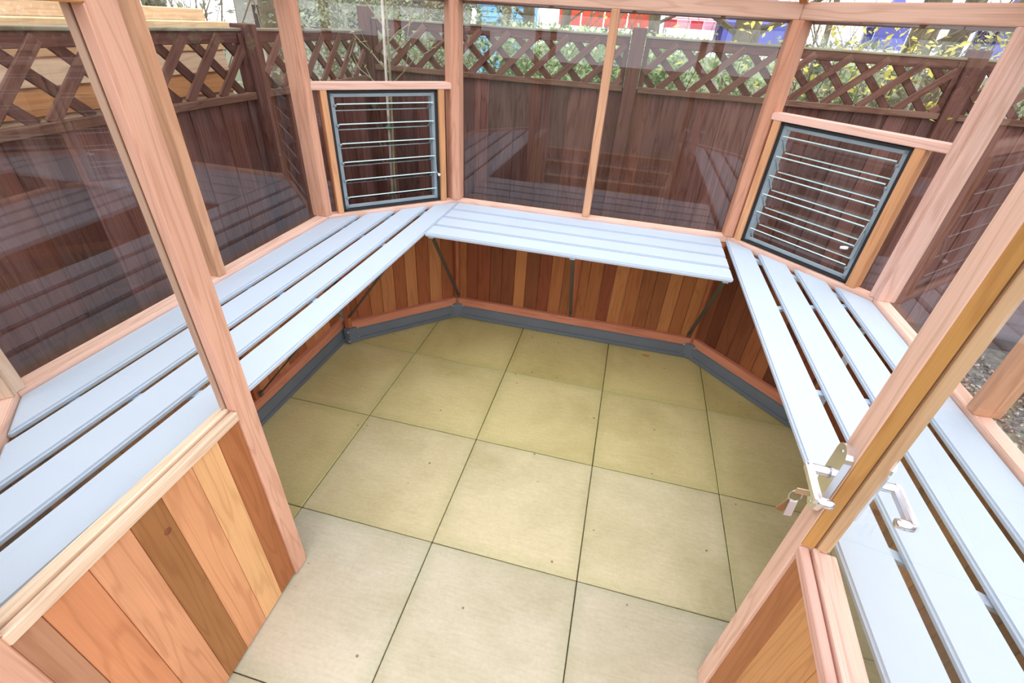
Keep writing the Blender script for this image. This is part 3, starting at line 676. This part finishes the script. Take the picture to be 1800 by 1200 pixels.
SH = [(-1.3, 2.9, 'leaf_grey', 6000, .05, 2.1, 'grey green shrub beyond the corner of the two fences'),
      (-.1, 2.7, 'leaf_grey', 6000, .045, 2.0, 'dull green twiggy shrub behind the young tree'),
      (.75, 2.6, 'leaf_green', 13000, .05, 1.76, 'green shrub behind the lattice below the pale blue shed'),
      (1.5, 2.5, 'leaf_green', 7000, .055, 1.74, 'bright green shrub behind the lattice left of the middle post'),
      (2.3, 2.7, 'leaf_green', 5500, .055, 1.72, 'light green shrub behind the lattice right of the middle post'),
      (3.0, 2.5, 'leaf_yellow', 700, .055, 1.98, 'sparse shrub with yellow leaves above the right louvre window'),
      (3.9, 2.6, 'leaf_yellow', 800, .06, 2.05, 'shrub with large yellow leaves behind the post right of the louvre'),
      (4.9, 2.7, 'leaf_grey', 4500, .06, 2.0, 'dense grey green shrub at the far right end of the fence'),
      (3.45, 3.3, 'leaf_grey', 5000, .06, 1.78, 'twiggy grey shrub deeper behind the yellow leaved shrubs'),
      (6.1, 2.6, 'leaf_green', 1700, .06, 1.9, 'green shrub past the last fence post on the right')]
for q, (x, y, lf_, nl, ls, h, lab) in enumerate(SH):
    shrub(x, y, 1.0, .9, h, 12, M[lf_], nl, ls, 100 + q, lab)
shrub(-1.6, .95, .9, 1.1, 2.4, 14, M['leaf_grey'], 1500, .05, 201, 'tangled bare shrub behind the end of the pale cedar shed')
shrub(-2.9, -.6, 1.3, 2.2, 2.5, 14, M['leaf_grey'], 2000, .06, 202, 'dark hedge plant beyond the roof of the pale cedar shed')
def tree(x, y, r0, h, seed, label, leaf='leaf_grey', nl=500):
    r = random.Random(seed); e = empty('tree', (x, y, -.06), label, 'tree', 'trees beyond the fence')
    tx, ty = r.uniform(-.2, .2), r.uniform(-.2, .2)
    tube('trunk', M['bark'], [(x, y, -.06), (x + tx * .3, y, h * .3), (x + tx, y + ty, h * .65), (x + tx * 1.4, y + ty, h)], [r0 * 1.2, r0, r0 * .7, r0 * .3], e, 9)
    bm = MB(); tips = []
    for k in range(16):
        z = r.uniform(.25, .95) * h; a = r.uniform(0, 6.28)
        branch(bm, Vector((x + tx * z / h, y + ty * z / h, z)), Vector((math.cos(a), math.sin(a), .55)), h * r.uniform(.25, .4), r0 * .28, 2, r, 4, .5, tips)
    bm.done('branches', M['bark'], e, (x, y, 1))
    bm = MB()
    for k in range(nl):
        p, d = r.choice(tips); bm.leaf(p + Vector((r.gauss(0, .15), r.gauss(0, .15), r.gauss(0, .15))), Vector((r.uniform(-1, 1), r.uniform(-1, 1), r.uniform(-1, .3))), r.uniform(.04, .09), Vector((r.uniform(-.6, .6), r.uniform(-.6, .6), 1)), .6)
    tag(bm.done('foliage', M[leaf], e, (x, y, 2)), kind='stuff')
def at(az, dist): a = math.radians(az); return 1.693 + dist * math.sin(a), -2.234 + dist * math.cos(a)
TR = [(-14.6, 8.0, .075, 5, 'slim mossy tree in front of the pale blue shed'), (-12.2, 9.5, .10, 6, 'mossy tree at the right edge of the pale blue shed'),
      (-9.2, 7.0, .06, 5, 'thin leaning tree left of the red hoarding'), (.6, 9.0, .09, 6, 'straight mossy tree behind the middle fence post'),
      (9.2, 8.0, .17, 6, 'thick grey trunk in front of the blue canopy'), (16.2, 6.5, .035, 4, 'thin dark trunk above the right louvre window'),
      (22.5, 9.0, .16, 6, 'thick trunk among the yellow leaves on the right'), (24.6, 10.5, .14, 6, 'greyish trunk at the right beside the thick one'),
      (-21.5, 9.0, .12, 6, 'trunk behind the young tree, left of the blue shed'), (-31.5, 8.0, .12, 6, 'trunk beyond the corner of the side fence'),
      (-37.0, 9.5, .14, 6, 'tree between the pale cedar shed and the fence corner'), (-46, 9, .14, 6, 'tree far beyond the pale cedar shed')]
for q, (az, ds, r0, h, lab) in enumerate(TR):
    x, y = at(az, ds); tree(x, y, r0, h, 300 + q, lab, 'leaf_yellow' if az > 20 else 'leaf_grey', 70)

# ------------------------------------------------------------------ coloured things far behind the fence
M['blue_paint'] = plain('pale_blue_paint', (120, 190, 240), .6, 0, .06, 3)
M['grey_block'] = plain('grey_render', (160, 158, 150), .9, 0, .12, 2)
x, y = at(-15.2, 15)
bs = empty('blue_shed', (x, y, -.06), 'pale blue horizontally boarded shed far beyond the back fence', 'shed')
for k in range(24): piece('board', M['blue_paint'], (x - .62, y + .0, .05 + k * .118), (x + .72, y + .0, .05 + k * .118), .108, .022, (0, -1, .15), bs, None, .004)
prism('body', M['blue_paint'], [(x - .6, y + .02), (x + .7, y + .02), (x + .7, y + 1.6), (x - .6, y + 1.6)], -.06, 2.85, bs)
M['grey_roof'] = plain('felt_roof', (90, 92, 96), .9)
prism('roof', M['grey_roof'], [(x - .72, y - .1), (x + .82, y - .1), (x + .82, y + 1.7), (x - .72, y + 1.7)], 2.85, 2.93, bs)
x, y = at(-6.6, 13)
M['red_paint'] = plain('orange_red_paint', (232, 92, 66), .6, 0, .25, 4)
rh = empty('red_hoarding', (x, y, -.06), 'orange red painted hoarding on posts beyond the back fence', 'hoarding')
for k in range(4): piece('panel', M['red_paint'], (x - .60 + k * .52, y, 2.12), (x - .60 + k * .52 + .49, y, 2.12), .62, .03, (0, -1, 0), rh, None, .003)
piece('white_band', M['white_plastic'], (x - .6, y - .02, 2.40), (x + 1.45, y - .02, 2.40), .07, .012, (0, -1, 0), rh, None, .001)
for xx in (x - .5, x + .5, x + 1.4): piece('support', M['strut'], (xx, y + .05, -.06), (xx, y + .05, 2.42), .07, .07, (0, 1, 0), rh, None, .003)
x, y = at(4.2, 14)
M['pink'] = plain('faded_pink_canvas', (240, 178, 196), .8, 0, .08, 3); M['red_c'] = plain('red_canvas', (224, 48, 66), .8)
aw = empty('market_stall', (x, y, -.06), 'stall with pink canvas roof and red valance beyond the fence', 'stall')
prism('canopy', M['pink'], [(-.75, 1.2), (.75, 1.2), (.75, 0), (-.75, 0)], 0, .02, aw, mw=Matrix.Translation((x, y, 2.08)) @ Matrix.Rotation(math.radians(24), 4, 'X'))
for k in range(5): piece('valance', M['red_c'] if k % 2 == 0 else M['pink'], (x - .75 + k * .3, y - .01, 1.98), (x - .75 + k * .3 + .295, y - .01, 1.98), .17, .012, (0, -1, 0), aw, None, .002)
for sx_ in (-.72, .72): piece('pole', M['bolt'], (x + sx_, y + .02, -.06), (x + sx_, y + .02, 2.1), .03, .03, (0, 1, 0), aw, None, .003)
for sx_ in (-.72, .72): piece('pole', M['bolt'], (x + sx_, y + 1.08, -.06), (x + sx_, y + 1.08, 2.55), .03, .03, (0, 1, 0), aw, None, .003)
M['blue_c'] = plain('deep_blue_canvas', (104, 112, 205), .7, 0, .12, 3)
for q, (az, ds, wx, zt, lab) in enumerate([(9.6, 13, .75, 2.28, 'deep blue pavilion tent behind the thick grey trunk'), (19.8, 13, .28, 2.35, 'small deep blue tent among the yellow leaves on the right'), (28.0, 10, .30, 2.3, 'blue tent beside the right corner post')]):
    x, y = at(az, ds)
    e = empty('tent', (x, y, -.06), lab, 'tent', 'blue tents far beyond the fence')
    bm = bmesh.new(); ap = bm.verts.new((x, y, zt + .35)); q4 = [bm.verts.new((x + sx_ * wx, y + sy_ * wx, zt - .25)) for sx_, sy_ in ((-1, -1), (1, -1), (1, 1), (-1, 1))]
    for k in range(4): bm.faces.new((q4[k], q4[(k + 1) % 4], ap))
    bm.faces.new(q4[::-1]); finish('tent_roof', bm, M['blue_c'], e, Matrix.Translation((x, y, zt)), False)
    for sx_, sy_ in ((-1, -1), (1, -1), (1, 1), (-1, 1)): piece('pole', M['bolt'], (x + sx_ * wx * .95, y + sy_ * wx * .95, -.06), (x + sx_ * wx * .95, y + sy_ * wx * .95, zt - .24), .03, .03, (0, 1, 0), e, None, .003)
    for k in range(2): piece('valance', M['blue_c'], (x - wx, y - wx + k * 2 * wx, zt - .42), (x + wx, y - wx + k * 2 * wx, zt - .42), .36, .01, (0, 1, 0), e, None, 0)
x, y = at(-33, 17)
gb = empty('grey_outbuilding', (x, y, -.06), 'low grey outbuilding beyond the corner of the two fences', 'building')
prism('wall', M['grey_block'], [(x - 2.6, y), (x + 3.6, y), (x + 3.6, y + 3), (x - 2.6, y + 3)], -.06, 2.1, gb)
prism('roof', M['grey_roof'], [(x - 2.8, y - .2), (x + 3.8, y - .2), (x + 3.8, y + 3.2), (x - 2.8, y + 3.2)], 2.1, 2.22, gb)
for k in range(4): piece('window', M['gasket'], (x - 2 + k * 1.5, y - .01, 1.5), (x - 1.3 + k * 1.5, y - .01, 1.5), .6, .02, (0, -1, 0), gb, None, 0)
